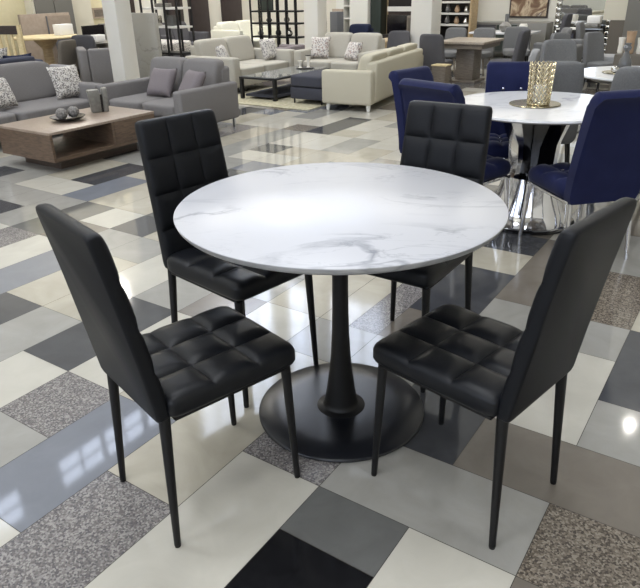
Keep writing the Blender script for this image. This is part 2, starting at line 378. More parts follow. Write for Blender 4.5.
# ------------------------------------------------------------------ black dining chairs
def lean(z): return -.136-.086*max(0, (z-.42)/.507)**1.12
def black_chair():
    t = thing('dining_chair', '', 'chair', group='black tufted chairs round the marble table')
    b = MB(); b.tuft([-.188,-.063,.063,.188], [-.138,.0,.138,.275], .412, .478, .014, .022, 10, 14, 5); b.build('seat', 'leather', t, 60)
    b = MB(); b.box(-.176,.176,-.12,.245,.400,.4115,.004); b.build('seat_frame', 'blackmetal', t)
    def tf(a, s, d): # a across, s height, d thickness towards the front
        k = 1-.08*(s-.38)/.55; return (a*k, lean(s)-.03+d, s)
    b = MB(); b.tuft([-.176,-.059,.059,.176], [.408,.43,.553,.676,.799,.924], 0, .046, .011, .016, 9, 30, 5, tf); b.build('backrest', 'leather_shell', t, 60)
    for sx in (-1, 1):
        b = MB(); b.cyl((sx*.163,.24,.404), (sx*.178,.253,.006), .0145, .0095, 14); lg = b.build('leg', 'blackmetal', t); b = MB(); b.cyl((sx*.178,.253,.0058), (sx*.178,.253,0), .0088, .0088, 12); b.build('foot_cap', 'blackgloss', lg)
        b = MB(); b.cyl((sx*.156,-.140,.412), (sx*.173,-.165,.006), .0155, .0095, 14); lg = b.build('leg', 'blackmetal', t); b = MB(); b.cyl((sx*.173,-.165,.0058), (sx*.173,-.165,0), .0088, .0088, 12); b.build('foot_cap', 'blackgloss', lg)
    return t
bc = black_chair()
place(bc, (-.393,1.522,0), -.874, 'black tufted chair at front left of the marble table, its smooth back turned to us', True)
place(bc, (.46,1.491,0), .771, 'black tufted chair at front right of the marble table, beside the dark taupe tile')
c3 = place(bc, (.377,2.317,0), 2.532, 'black tufted chair behind the marble table at right, in front of blue velvet chairs')
c4 = place(bc, (-.342,2.24,0), -2.332, 'black tufted chair behind the marble table at left, nearest the grey sofas')
for c in (c3, c4): c.scale = (1.045,)*3

# ------------------------------------------------------------------ blue velvet set
BT = Vector((1.33, 3.88, 0)); BZ, BR = .72, .53
t = thing('pedestal_table', 'round white polished table on mirrored steel pedestal among navy velvet chairs', 'table', BT)
b = MB(); b.lathe([(.02,BZ-.02),(BR-.015,BZ-.02),(BR,BZ-.01),(BR-.004,BZ),(.02,BZ)], 96); b.build('tabletop', 'marble2', t, 60)
b = MB(); b.lathe([(.285,0),(.285,.012),(.27,.014),(.255,.02),(.225,.1),(.19,.2),(.165,.28),(.16,.3)], 64); b.build('pedestal', 'chrome', t, 60)
b = MB(); b.lathe([(.288,.0),(.294,.002),(.294,.012),(.288,.014)], 64); b.build('base_ring', 'blackgloss', t)
for k in range(4):
    a = k*PI/2+.25
    pr = [(.06,.3),(.155,.3),(.135,.38),(.145,.5),(.2,.62),(.25,BZ-.02),(.06,BZ-.02)]
    def fin(off): return [(math.cos(a)*r-math.sin(a)*off, math.sin(a)*r+math.cos(a)*off, z) for r, z in pr]
    b = MB(); b.loft([fin(-.055), fin(.055)]); b.build('fin', 'blackgloss' if k % 2 else 'chrome', t)
def velvet_chair(top=.90):
    t = thing('velvet_chair', '', 'chair', group='navy velvet chairs')
    b = MB(); b.tuft([-.2,-.067,.067,.2], [-.17,-.04,.09,.25], .345, .445, .02, .04, 6, 9); st = b.build('seat', 'velvet', t, 60)
    # back with a scrolled top: closed section swept across the width
    z1 = top-.045; H = z1-.335
    def sec(x, k, gr):
        pts = []
        for i in range(10):                                   # rear face going up
            s = i/9; pts.append((x, -.215-.10*s**1.4*1-.0, .335+H*s))
        for i in range(1, 9):                                 # roll over, bulging to the rear
            a = PI*1.08*i/9; pts.append((x, -.283-.048*math.cos(a)-.02, z1+.012+.046*math.sin(a)))
        for i in range(10):                                   # front face going down
            s = 1-i/9; pts.append((x, -.150-.09*s**1.4-.012*gr*math.sin(PI*min(1, s*1.05)), .335+H*s))
        c = Vector((x, sum(p[1] for p in pts)/len(pts), sum(p[2] for p in pts)/len(pts)))
        return [tuple(c+(Vector(p)-c)*k) for p in pts]
    loops = []
    for i in range(31):
        q = i/30; x = -.2+.4*q; e = min(q, 1-q)*.4
        k = 1 if e > .02 else .9+.1*math.sqrt(max(0, 1-((.02-e)/.02)**2))
        g = abs(math.cos(PI*q*3))**6
        loops.append(sec(x, k, g if .05 < q < .95 else 0))
    b = MB(); b.loft(loops); bk = b.build('backrest', 'velvet', t, 50)
    for xb in (-.067, .067):
        for yb in (-.04, .09):
            b = MB(); b.soft(xb-.011, xb+.011, yb-.011, yb+.011, .427, .438, 2.5, 2); b.build('button', 'button', st)
        b = MB(); b.soft(xb-.011, xb+.011, -.225, -.201, .73, .752, 2.5, 2); b.build('button', 'button', bk)
    b = MB(); b.box(-.19,.19,-.19,.235,.327,.347,.004); b.build('seat_frame', 'chrome', t)
    for sx in (-1, 1):
        b = MB(); b.cyl((sx*.178,.22,.330), (sx*.19,.24,0), .017, .011, 12); b.build('leg', 'chrome', t)
        b = MB(); b.cyl((sx*.178,-.19,.333), (sx*.19,-.235,0), .017, .011, 12); b.build('leg', 'chrome', t)
    return t
def facing(d): return math.atan2(d[1], d[0])-PI/2
vc = velvet_chair()
vr = place(vc, (1.443,3.39,0), .2, 'navy velvet chair nearest us at right, plain back turned to us, before the white table', True)
place(vc, (.85,3.72,0), facing((.80,.60)), 'navy velvet chair with rolled top just behind the black chair back')
vb = place(vc, (.85,4.40,0), facing((.68,-.73)), 'navy velvet chair showing its channelled front, left end of the white table')
vf = place(vc, (1.31,4.34,0), facing((-.2,-.98)), 'buttoned navy velvet chair at far side of the white table, facing us')
place(vc, (2.10,3.98,0), facing((-1,-.1)), 'navy velvet chair cut off by the right edge, beside the white table')
vb.scale = (.94,)*3; vf.scale = (.88,.88,.97)
# tray and lattice hurricane
tray = MB(); tray.lathe([(.01,BZ+.001),(.145,BZ+.001),(.148,BZ+.004),(.145,BZ+.008),(.01,BZ+.007)], 64)
tag(tray.build('tray', 'tray'), 'round brushed gold tray lying on the white table beneath the lattice candle holder', 'tray').location = (1.30,3.88,0)
t = thing('candle_holder', 'tall gold lattice candle holder on the round tray of the white table', 'candle holder', (1.31,3.85,BZ+.008))
b = MB()
NR, NC, HV = 7, 18, .225
for r in range(NR+1):
    z = HV*r/NR; rr = .058+.006*r/NR
for r in range(NR):
    for c in range(NC):
        z0, z1 = .006+HV*r/NR, .006+HV*(r+1)/NR; a0 = 2*PI*c/NC; a1 = 2*PI*(c+1)/NC; am = (a0+a1)/2
        q = lambda a, z: Vector((math.cos(a)*(.062+.008*z/HV), math.sin(a)*(.062+.008*z/HV), z))
        pts = [q(am, z0), q(a1, (z0+z1)/2), q(am, z1), q(a0, (z0+z1)/2)]
        for A, B in zip(pts, pts[1:]+pts[:1]): b.cyl(A, B, .0032, n=5)
b.build('lattice', 'brass', t)
b = MB(); b.lathe([(.01,0),(.062,0),(.064,.004),(.062,.008),(.01,.008)], 32); b.build('base', 'brass', t)
b = MB(); b.lathe([(.005,.0085),(.038,.0085),(.038,.1),(.034,.104),(.005,.104)], 24); b.build('candle', 'whiteceramic', t)

# ------------------------------------------------------------------ grey upholstered dining chairs
def tub_chair(m='chairgrey', legm='blackmetal', w=.42, top=.80, seat=.40, name='upholstered_chair'):
    """upholstered shell chair, faces +y"""
    t = thing(name, '', 'chair')
    h = w/2
    b = MB(); b.soft(-h+.01, h-.01, -h+.03, h, seat-.1, seat, 6); b.build('seat', m, t, 60)
    def tf(q):
        s = (q.z-seat+.12)/(top-seat+.12); k = 1.0-.12*s
        return Vector((q.x*k, q.y-.08*s+.9*(q.x**2)*.8, q.z))
    b = MB(); b.soft(-h, h, -h-.03, -h+.05, seat-.12, top, 7, 9, tf); b.build('backrest', m, t, 60)
    for sx in (-1, 1):
        for y in (-h+.05, h-.06):
            b = MB(); b.cyl((sx*(h-.06), y, seat-.08), (sx*(h-.02), y*1.15, 0), .016, .010, 10); b.build('leg', legm, t)
    return t
gc = tub_chair(top=.87, w=.38); gc['group'] = 'grey upholstered chairs round the second white table'
place(gc, (1.80,4.95,0), facing((.3,.95)), 'grey upholstered chair directly behind the lattice candle holder, back to us', True)
place(gc, (2.36,6.25,0), facing((.1,-1)), 'grey upholstered chair beyond the white round table, second behind the candle holder')
g3 = place(gc, (2.20,4.52,0), facing((.35,.9)), 'grey upholstered chair at the right edge, behind the nearest navy chair')
t = thing('pedestal_table', 'second round white dining table farther back at right with grey chairs', 'table', (2.55,5.2,0))
b = MB(); b.lathe([(.02,.695),(.47,.695),(.48,.705),(.476,.715),(.02,.715)], 80); b.build('tabletop', 'marble2', t, 60)
b = MB(); b.lathe([(.02,.66),(.36,.66),(.36,.694),(.02,.694)], 48); b.build('apron', 'greylaq', t)
b = MB(); b.lathe([(.25,0),(.25,.02),(.1,.04),(.07,.3),(.1,.6),(.2,.659)], 40); b.build('pedestal', 'brass', t)
tr = MB(); tr.lathe([(.01,0),(.12,0),(.124,.004),(.12,.008),(.01,.006)], 40)
tag(tr.build('tray', 'tray'), 'small round tray under the grey bottle vase on the farther white table', 'tray').location = (2.38,5.22,.716)
b = MB(); b.lathe([(.03,0),(.045,.01),(.05,.05),(.044,.085),(.024,.125),(.016,.15),(.027,.165),(.032,.18),(.02,.195),(.026,.21)], 32)
tag(b.build('vase', 'smoke'), 'smoky grey bottle vase on the farther white table', 'vase').location = (2.41,5.21,.7245)
b = MB(); b.soft(-.03,.03,-.03,.03,0,.05,2.6,3); tag(b.build('figurine', 'silver'), 'small silver ornament beside the grey bottle vase', 'ornament').location = (2.32,5.16,.7245)

# ------------------------------------------------------------------ sofas
def cushion(name, m, loc, rz, tilt, size=.36, label='', group=None, t=.13):
    """a throw pillow standing on its edge, leaning back by tilt; faces +y of rz"""
    b = MB(); n = 12; V = {}
    for s in (1, -1):
        for i in range(n+1):
            for j in range(n+1):
                a, c = 2*i/n-1, 2*j/n-1
                k = (1-a**4)*(1-c**4); pin = 1-.07*(1-a*a)*(abs(c)**3)-0; pin2 = 1-.07*(1-c*c)*(abs(a)**3)
                edge = i in (0, n) or j in (0, n)
                if edge and s == -1: V[s,i,j] = V[1,i,j]; continue
                V[s,i,j] = b.bm.verts.new((a*size/2*pin2, s*t/2*k**.55 if not edge else 0, size/2+c*size/2*pin))
        for i in range(n):
            for j in range(n): b.bm.faces.new((V[s,i,j], V[s,i+1,j], V[s,i+1,j+1], V[s,i,j+1]))
    o = b.build(name, m, None, 70); o.location = loc
    o.matrix_world = Matrix.Translation(loc) @ Matrix.Rotation(rz, 4, 'Z') @ Matrix.Rotation(tilt, 4, 'X')
    tag(o, label, 'cushion', group); return o
def sofa(label, u, v, rot, w, d, m, legm='steelleg', seat=.33, arm=.47, back=.66, aw=.13, n=2, leg=.09, cat='sofa', name='sofa', arms=(1,1), bd=.16, backc=True, arm_flare=0, slope=0):
    """u, v = middle of the footprint; w across, d deep; faces +y"""
    t = thing(name, label, cat, P(u, v), rot); h, y0, y1 = w/2, -d/2, d/2
    b = MB(); b.box(-h+.01, h-.01, y0+.02, y1-.03, leg, seat-.12, .015); b.build('base', m, t)
    b = MB(); b.box(-h+(aw if arms[0] else 0)+.002, h-(aw if arms[1] else 0)-.002, y0, y0+bd, leg+.01, back-.04, .035, 3, (lambda q: Vector((q.x, q.y-.04*max(0, q.z-.3)/.4, q.z)))); b.build('backrest', m, t)
    for k, sx in enumerate((-1, 1)):
        if not arms[k]: continue
        x0, x1 = (-h, -h+aw) if sx < 0 else (h-aw, h)
        def tf(q):
            z = q.z
            if slope and q.z > .3: z += slope*(y1-q.y)/d
            return Vector((q.x+(sx*arm_flare*max(0,(q.z-.2))), q.y, z))
        b = MB(); b.box(x0, x1, y0+.005, y1, leg, arm, .03, 3, tf); b.build('arm', m, t)
    xi0, xi1 = -h+(aw if arms[0] else 0), h-(aw if arms[1] else 0); cw = (xi1-xi0)/n
    for k in range(n):
        b = MB(); b.soft(xi0+k*cw+.003, xi0+(k+1)*cw-.003, y0+bd*.6, y1-.005, seat-.13, seat, 9); b.build('seat_cushion', m, t, 60)
        if backc:
            def tf2(q): return Vector((q.x, q.y-.10*(q.z-seat)/.35, q.z))
            b = MB(); b.soft(xi0+k*cw+.006, xi0+(k+1)*cw-.006, y0+bd-.035, y0+bd+.13, seat-.01, back+.035, 7, 7, tf2); b.build('back_cushion', m, t, 60)
    for sx in (-1, 1):
        for y in (y0+.06, y1-.07):
            b = MB()
            if legm == 'steelleg': b.box(sx*(h-.05)-.012, sx*(h-.05)+.012, y-.012, y+.012, 0, leg+.002)
            else: b.cyl((sx*(h-.06), y, leg+.002), (sx*(h-.05), y*1.02, 0), .03, .018, 10)
            b.build('leg', legm, t)
    return t
sofa('grey fabric sofa at the left edge with two speckled cushions, behind the walnut table', 3.68, 6.47, FACE_MV, 2.1, .88, 'sofagrey', seat=.32, back=.66)
cushion('throw_cushion', 'patA', P(3.72,6.32,.33), FACE_MV+.15, .42, .31, 'speckled black and white cushion at the left edge on the grey sofa', 'speckled cushions on the grey sofa')
cushion('throw_cushion', 'patA', P(4.52,6.34,.325), FACE_MV-.12, .36, .35, 'speckled black and white cushion at right end of the grey sofa', 'speckled cushions on the grey sofa')
sofa('grey fabric loveseat with two plain mauve cushions, right of the walnut table', 5.03, 5.37, FACE_MU, 1.26, .88, 'sofagrey', seat=.33, arm=.47, back=.66, aw=.12)
cushion('throw_cushion', 'mauve', P(4.95,5.45,.335), FACE_MU+.12, .6, .33, 'plain mauve cushion nearer the middle of the grey loveseat', 'mauve cushions on the loveseat')
cushion('throw_cushion', 'mauve', P(4.93,5.02,.335), FACE_MU-.25, .6, .33, 'plain mauve cushion leaning by the right arm of the grey loveseat', 'mauve cushions on the loveseat')
sofa('dark blue-grey sofa behind the grey sofa, only its low back showing', 3.75, 7.58, FACE_PV, 2.2, .75, 'sofadark', seat=.36, arm=.66, back=.75, backc=False)
cushion('throw_cushion', 'patA', P(4.38,7.66,.365), FACE_PV, .30, .46, 'speckled cushion standing on the dark blue-grey sofa at left edge')
cushion('throw_cushion', 'navyfab', P(4.68,7.6,.365), FACE_PV, .35, .38, 'dark navy cushion on the dark blue-grey sofa, beside the speckled one')
sofa('light grey low bench sofa between the dark sofa and brown-grey armchair', 5.12, 7.5, FACE_PV, .42, .5, 'sofalight', seat=.34, arm=.54, back=.56, n=1, backc=False, aw=.08)
sofa('grey armchair with pale rim seen from behind, left of the white pillar', 6.33, 7.94, FACE_PV-.59, .75, .6, 'sofagrey', seat=.36, arm=.66, back=.70, n=1, backc=False, aw=.12, name='armchair', cat='armchair')

# walnut coffee table
t = thing('coffee_table', 'low walnut coffee table with open niche and dark plinth by the grey sofas', 'coffee table', P(3.68,5.13), TH)
X0, X1, Y0, Y1 = -.57, .57, -.37, .37; Z0, Z1 = .10, .345
b = MB(); b.box(-.43,.42,-.24,.28,0,Z0,.003); b.build('plinth', 'walnut_dark', t)
b = MB(); b.box(X0,X1,Y0,Y1,Z1-.022,Z1,.002); b.build('tabletop', 'walnut_top', t)
b = MB(); b.box(X0,X1,Y0,Y1,Z0,Z0+.03); b.build('bottom_panel', 'walnut', t)
b = MB(); b.box(X0,X0+.024,Y0,Y1,Z0+.03,Z1-.022); b.build('side_panel', 'walnut', t)
b = MB(); b.box(.06,.084,Y0,Y1,Z0+.03,Z1-.022); b.build('divider', 'walnut', t)
b = MB(); b.box(.084,X1-.026,Y0+.02,Y1-.02,Z0+.03,Z1-.022); b.build('carcass', 'walnut_dark', t)
b = MB(); b.box(.088,X1-.002,Y0,Y0+.019,Z0+.031,Z1-.023,.001); b.build('drawer', 'walnut', t)
b = MB(); b.box(X1-.025,X1,Y0+.0195,Y1,Z0+.03,Z1-.022); b.build('side_panel', 'walnut', t)
t = thing('decor_bowl', 'shallow dark oval bowl holding two woven balls on the walnut coffee table', 'bowl', P(3.55,5.10,Z1), TH)
b = MB(); b.lathe([(.04,.0),(.06,.004),(.11,.016),(.15,.036),(.153,.04),(.148,.038),(.1,.02),(.05,.009),(.01,.008)], 40); b.build('dish', 'espresso', t)
for k, (x, y) in enumerate(((-.055,.0),(.06,-.01))):
    b = MB(); b.lathe([(.05*math.sin(PI*(i+.15)/12.3)+.001, .05-.05*math.cos(PI*(i+.15)/12.3)) for i in range(13)], 24)
    o = b.build('decor_ball', 'twig', None, 80); o.location = P(3.55,5.10,Z1+.0165)+Vector((x*AX[0]-y*AX[1], x*AX[1]+y*AX[0], 0))
    tag(o, ('left' if k == 0 else 'right')+' woven grey ball of the pair in the dark bowl on the coffee table', 'decor ball', 'woven balls in the bowl')
t = thing('sculpture_vase', 'split grey ceramic vase standing on the walnut coffee table', 'vase', P(3.98,5.2,Z1), TH-.5)
def prismoid(b, x0, x1, y0, y1, h, fl): b.box(x0, x1, y0, y1, 0, h, .008, 2, lambda q: Vector((q.x*(1+fl*q.z/h), q.y*(1+fl*q.z/h), q.z)))
b = MB(); prismoid(b, -.075, .012, -.04, .04, .205, .22); b.build('body', 'ceramic', t)
b = MB(); prismoid(b, .035, .08, -.035, .035, .215, .1); b.build('body', 'ceramic', t)
b = MB(); b.box(.0121,.0345,-.025,.025,0,.16); b.build('core', 'espresso', t)

# cream lounge group round the black table
slab_rug = MB(); slab_rug.box(-.85,.85,-.8,.8,.001,.012,.004); o = tag(slab_rug.build('area_rug', 'rug'), 'beige area rug under the black framed coffee table', 'rug'); o.location = P(7.4,5.4); o.rotation_euler = (0,0,TH)
t = thing('coffee_table', 'black framed coffee table with glass top and lower shelf on beige rug', 'coffee table', P(7.52,5.63,.0125), TH)
for x in (-.63,.63):
    for y in (-.28,.28): b = MB(); b.box(x-.022,x+.022,y-.022,y+.022,0,.26); b.build('leg', 'shelfsteel', t)
b = MB(); b.box(-.655,.655,-.305,.305,.26,.285,.003); b.build('frame', 'shelfsteel', t)
b = MB(); b.box(-.63,.63,-.28,.28,.2855,.292); b.build('glass_top', 'glassdark', t)
b = MB(); b.box(-.6,.6,-.255,.255,.03,.06); b.build('lower_shelf', 'slate', t)
CT = .2925+.0125
pl = MB(); pl.lathe([(.01,0),(.11,0),(.14,.012),(.138,.014),(.1,.006),(.01,.005)], 32); o = tag(pl.build('plate', 'espresso'), 'dark shallow plate with white cups on the black coffee table', 'plate'); o.location = P(7.95,5.6,CT)
for k, (du, dv, lab) in enumerate(((-.05,.05,'white cup on the dark plate, left of the tall cup'), (.05,-.02,'taller white cup with dark rim on the dark plate, right'))):
    t = thing('cup', lab, 'cup', P(7.95+du,5.6+dv,CT+.007), 0, 'cups on the dark plate')
    h = .10 if k == 0 else .16
    b = MB(); b.lathe([(.012,0),(.028,.003),(.016,.02),(.02,h*.5),(.038,h),(.034,h),(.015,h*.5),(.005,h*.45)], 24); b.build('body', 'whiteceramic', t)
    if k: b = MB(); b.lathe([(.03,h+.0005),(.039,h+.0005),(.039,h+.012),(.03,h+.012)], 24); b.build('rim', 'blackgloss', t)
sofa('oatmeal two-seat sofa with two patterned cushions behind the black coffee table', 7.88, 6.72, FACE_MV, 1.5, .95, 'creamgrey', seat=.34, arm=.49, back=.66, aw=.15)
cushion('throw_cushion', 'patB', P(7.45,6.65,.345), FACE_MV+.5, .35, .30, 'small patterned cushion half hidden at left of the oatmeal sofa', 'patterned cushions on the oatmeal sofa')
cushion('throw_cushion', 'patB', P(8.4,6.56,.345), FACE_MV-.1, .3, .32, 'black and white leaf pattern cushion at right of the oatmeal sofa', 'patterned cushions on the oatmeal sofa')
sofa('oatmeal sofa facing the black coffee table, middle of the cream group', 8.76, 5.46, FACE_MU, 1.28, .82, 'creamgrey', seat=.36, arm=.50, back=.68, aw=.14)
cushion('throw_cushion', 'patC', P(8.66,5.83,.365), FACE_MU+.2, .3, .32, 'mottled red-grey cushion by the left arm of the middle oatmeal sofa', 'mottled cushions')
cushion('throw_cushion', 'patC', P(8.62,5.25,.365), FACE_MU-.3, .5, .28, 'mottled cushion peeping above the near cream sofa back', 'mottled cushions')
sofa('cream sofa with sloping back seen from its end, nearest the navy chairs', 7.76, 4.31, FACE_PV+.15, 2.1, .65, 'cream', legm='whitepaint', seat=.33, arm=.47, back=.60, aw=.13, n=3, leg=.08, slope=.0)
t = thing('ottoman', 'slate grey square ottoman with split lid beside the cream sofa end', 'ottoman', P(7.2,4.84), TH)
b = MB(); b.box(-.33,.33,-.25,.25,.07,.215,.015); b.build('base', 'slate', t)
b = MB(); b.soft(-.335,.335,-.255,.255,.218,.36,12); b.build('top_cushion', 'slate', t, 60)
for x in (-.29,.29):
    for y in (-.21,.21): b = MB(); b.cyl((x,y,.07),(x,y,.0125),.012,.009,8); b.build('leg', 'shelfsteel', t)

# ------------------------------------------------------------------ pillars and displays
def pillar(n, u, v, s):
    b = MB(); b.box(-s/2,s/2,-s/2,s/2,0,HC,.008); o = b.build('trim_%d' % n, 'pillarwhite'); o.location = P(u,v); o.rotation_euler = (0,0,TH); return struct(o)
pillar(1, 5.88, 7.02, .245); pillar(2, 9.3, 6.32, .27); pillar(3, 10.7, 5.02, .38)
def flat(name, label, cat, u, v, rot, parts, group=None, z=0):
    """parts: (name, material, x0,x1,y0,y1,z0,z1[,bevel])"""
    t = thing(name, label, cat, P(u,v,z), rot, group)
    for q in parts:
        b = MB(); b.box(*q[2:8], q[8] if len(q) > 8 else 0); b.build(q[0], q[1], t)
    return t
flat('display_slab', 'tall grey marble display slab standing behind the grey loveseat', 'display panel', 6.38, 7.13, FACE_MU, [('slab','greymarble',-.26,.26,-.03,.03,.02,1.10,.004),('foot','shelfsteel',-.22,.22,-.12,.12,0,.0195)])
def etagere(label, u, v, w, posts, shelves, hz, items=()):
    t = thing('display_shelf', label, 'shelf', P(u,v), FACE_MU)
    for x in posts:
        for y in (-.17,.17): b = MB(); b.box(x-.014,x+.014,y-.014,y+.014,0,hz); b.build('post', 'shelfsteel', t)
    for z, mm in shelves: b = MB(); b.box(-w/2-.02,w/2+.02,-.149,.149,z,z+.03); b.build('shelf', mm, t)
    return t
etagere('black metal open display shelf with pale boards left of the oatmeal sofa', 8.4, 8.78, .84, [-.42,-.14,.14,.42], [(.12,'shelfsteel'),(.36,'shelfsteel'),(.78,'whiteboard'),(1.07,'whiteboard'),(1.7,'whiteboard')], 2.1)
etagere('black metal grid shelf with small ornaments behind the middle of the sofas', 11.0, 8.38, 1.1, [-.55,-.33,-.11,.11,.33,.55], [(.2,'shelfsteel'),(.45,'shelfsteel'),(.70,'shelfsteel'),(.92,'shelfsteel'),(1.4,'shelfsteel')], 2.2)
for k, (x, z, h, mm, lab) in enumerate(((-.22,.73,.12,'smoke','small grey bottle on upper board of the black grid shelf'),(.22,.73,.15,'ceramic','tall grey bottle on upper board of the black grid shelf'),(.0,.48,.17,'espresso','round dark vase on lower board of the black grid shelf'),(.28,.48,.16,'silver','silver vase on lower board of the black grid shelf'),(-.45,.48,.13,'ceramic','grey round vase at left of lower board of the grid shelf'))):
    b = MB(); b.lathe([(.03,0),(.06,h*.25),(.055,h*.5),(.022,h*.75),(.026,h)], 20); o = tag(b.build('vase', mm), lab, 'vase', 'ornaments on the grid shelf'); o.location = P(11.0, 8.38-x, z+.0005)
flat('wall_plaque', 'dark square panel standing high on the black grid shelf', 'picture', 11.0, 8.66, FACE_MU, [('panel','bluegreen',-.17,.10,-.02,.02,0,.42)], z=.9505)
for k, (x, z, w_, h, mm, lab) in enumerate(((-.05,1.1005,.3,.06,'ceramic','flat grey basket on upper pale board of the left display shelf'),(-.24,.8105,.14,.16,'silver','silver frame on pale board of the left display shelf'),(.1,.8105,.16,.17,'smoke','smoked frame on pale board of the left display shelf'))):
    flat('ornament', lab, 'ornament', 8.4, 8.78-x, FACE_MU, [('body',mm,-w_/2,w_/2,-.05,.05,0,h,.01)], 'ornaments on the left display shelf', z)

# ------------------------------------------------------------------ left wall displays
def wallpanel(n, name, u0, u1, z0, z1, m, d=.06):
    b = MB(); b.box(u0,u1,V1-d,V1-.001,z0,z1,.005); o = b.build(name, m); o.rotation_euler = (0,0,TH); return struct(o)
wallpanel(0, 'door_1', 10.98, 11.58, .0, 2.3, 'doorbrown'); wallpanel(0, 'door_2', 12.04, 12.72, 0, 2.3, 'doorbrown'); wallpanel(0, 'door_3', 10.25, 10.78, 0, 2.3, 'doorbrown')
wallpanel(0, 'trim_4', 5.2, 6.15, 0, 2.6, 'darkwood', .1); wallpanel(0, 'trim_5', 6.3, 6.95, 0, 2.6, 'cream_paint', .3); wallpanel(0, 'trim_6', 7.75, 8.15, 0, 2.6, 'panelcream', .4); wallpanel(0, 'trim_7', 8.2, 8.9, 0, 2.6, 'cream_paint', .12); wallpanel(0,'trim_8',9.3,9.42,0,2.6,'darkwood',.1)
flat('wardrobe', 'grey two-door wardrobe against the left wall above the tan headboard', 'wardrobe', 7.3, 10.5, FACE_MV, [('body','panelcream',-.4,.4,-.25,.2,0,2.3),('door','greylaq',-.36,-.008,.201,.225,.05,2.2),('door','greylaq',.008,.36,.201,.225,.05,2.2)])
flat('headboard', 'tan panelled headboard with slanting dark grooves at upper left', 'headboard', 6.95, 10.1, FACE_MV, [('panel','tan',-.46,.46,-.03,.03,0,1.06,.004),('side_panel','tan',-.46,-.02,.0305,.045,.6,1.02),('side_panel','greyplastic',-.015,.0,.0305,.045,.6,1.02)])
flat('wall_sign', 'small brown picture panel on the cream wall at upper left', 'picture', 8.52, V1-.135, FACE_MV, [('frame','tan',-.17,.17,-.012,.012,-.09,.09),('canvas','greywood',-.13,.13,.0125,.016,-.06,.06)], z=1.0)
flat('carton', 'white carton on the round wooden table at upper left', 'box', 6.56, 9.12, FACE_MV, [('body','box',-.12,.12,-.08,.08,0,.15,.003)], z=.7805)
t = thing('dining_table', 'pale wooden round dining table at upper left under the white carton', 'table', P(6.28,9.2), 0)
b = MB(); b.lathe([(.02,.75),(.46,.75),(.47,.765),(.46,.78),(.02,.78)], 64); b.build('tabletop', 'palewood', t)
b = MB(); b.lathe([(.3,0),(.3,.03),(.08,.06),(.07,.6),(.2,.749)], 24); b.build('pedestal', 'tanwood', t)
t = thing('wooden_chair', 'pale slatted wooden chair at upper left by the round table', 'chair', P(5.70,8.95), FACE_PU+.3)
b = MB(); b.box(-.22,.22,-.22,.22,.40,.44,.005); b.build('seat', 'palewood', t)
for x in (-.2,.2):
    b = MB(); b.cyl((x,.19,.40),(x,.19,0),.022,.018,8); b.build('leg', 'palewood', t)
    b = MB(); b.box(x-.022,x+.022,-.235,-.19,0,.98); b.build('leg', 'palewood', t)
for k in range(4): b = MB(); b.box(-.16+.105*k-.018,-.16+.105*k+.018,-.225,-.2,.44,.86); b.build('slat', 'palewood', t)
b = MB(); b.box(-.18,.18,-.232,-.194,.86,.97); b.build('top_rail', 'darkwood', t)
bt = tub_chair('brownfab', 'darkwood', .36, .76, .42); bt.location = P(6.02,8.62); bt.rotation_euler = (0,0,FACE_PV+.2); tag(bt, 'brown-grey upholstered chair tucked to the pale round wooden table', 'chair')
bt = tub_chair('chairdark', 'blackmetal', .38, .80, .42); bt.location = P(6.62,8.62); bt.rotation_euler = (0,0,FACE_PU+.5); tag(bt, 'charcoal upholstered chair between the wooden table and dark round table', 'chair')
t = thing('side_table', 'dark round table with glossy top left of the white pillar', 'table', P(7.15,9.0), 0)
b = MB(); b.lathe([(.02,.63),(.38,.63),(.4,.645),(.02,.655)], 48); b.build('tabletop', 'greylaq', t)
b = MB(); b.lathe([(.22,0),(.22,.02),(.06,.05),(.06,.55),(.3,.629)], 24); b.build('pedestal', 'espresso', t)
flat('carton', 'small white box on the dark round table left of the pillar', 'box', 7.0, 8.9, FACE_MV, [('body','box',-.09,.09,-.07,.07,0,.1,.003)], z=.656)
flat('screen_monitor', 'dark flat screen behind the dark round table at upper left', 'screen', 7.6, 9.75, FACE_MV, [('panel','screen',-.22,.22,-.02,.02,.55,.85),('stand','shelfsteel',-.04,.04,-.03,.0,0,.55),('foot','shelfsteel',-.15,.15,-.1,.1,0,.02)])
bt = tub_chair('chairdark', 'blackmetal', .46, .74, .42); bt.location = P(7.15,9.65); bt.rotation_euler = (0,0,FACE_MV); tag(bt, 'charcoal chair on the far side of the dark round table', 'chair')
flat('bookcase', 'dark open bookcase with pale boxes at the extreme upper left', 'bookcase', 5.35, 9.9, FACE_MV, [('back','darkwood',-.4,.4,-.14,-.12,0,1.3),('side','darkwood',-.4,-.37,-.12,.12,0,1.3),('side','darkwood',.37,.4,-.12,.12,0,1.3),('shelf','darkwood',-.37,.37,-.12,.12,.3,.33),('shelf','whiteboard',-.37,.37,-.12,.12,.72,.76),('shelf','whiteboard',-.37,.37,-.12,.12,1.0,1.04)])
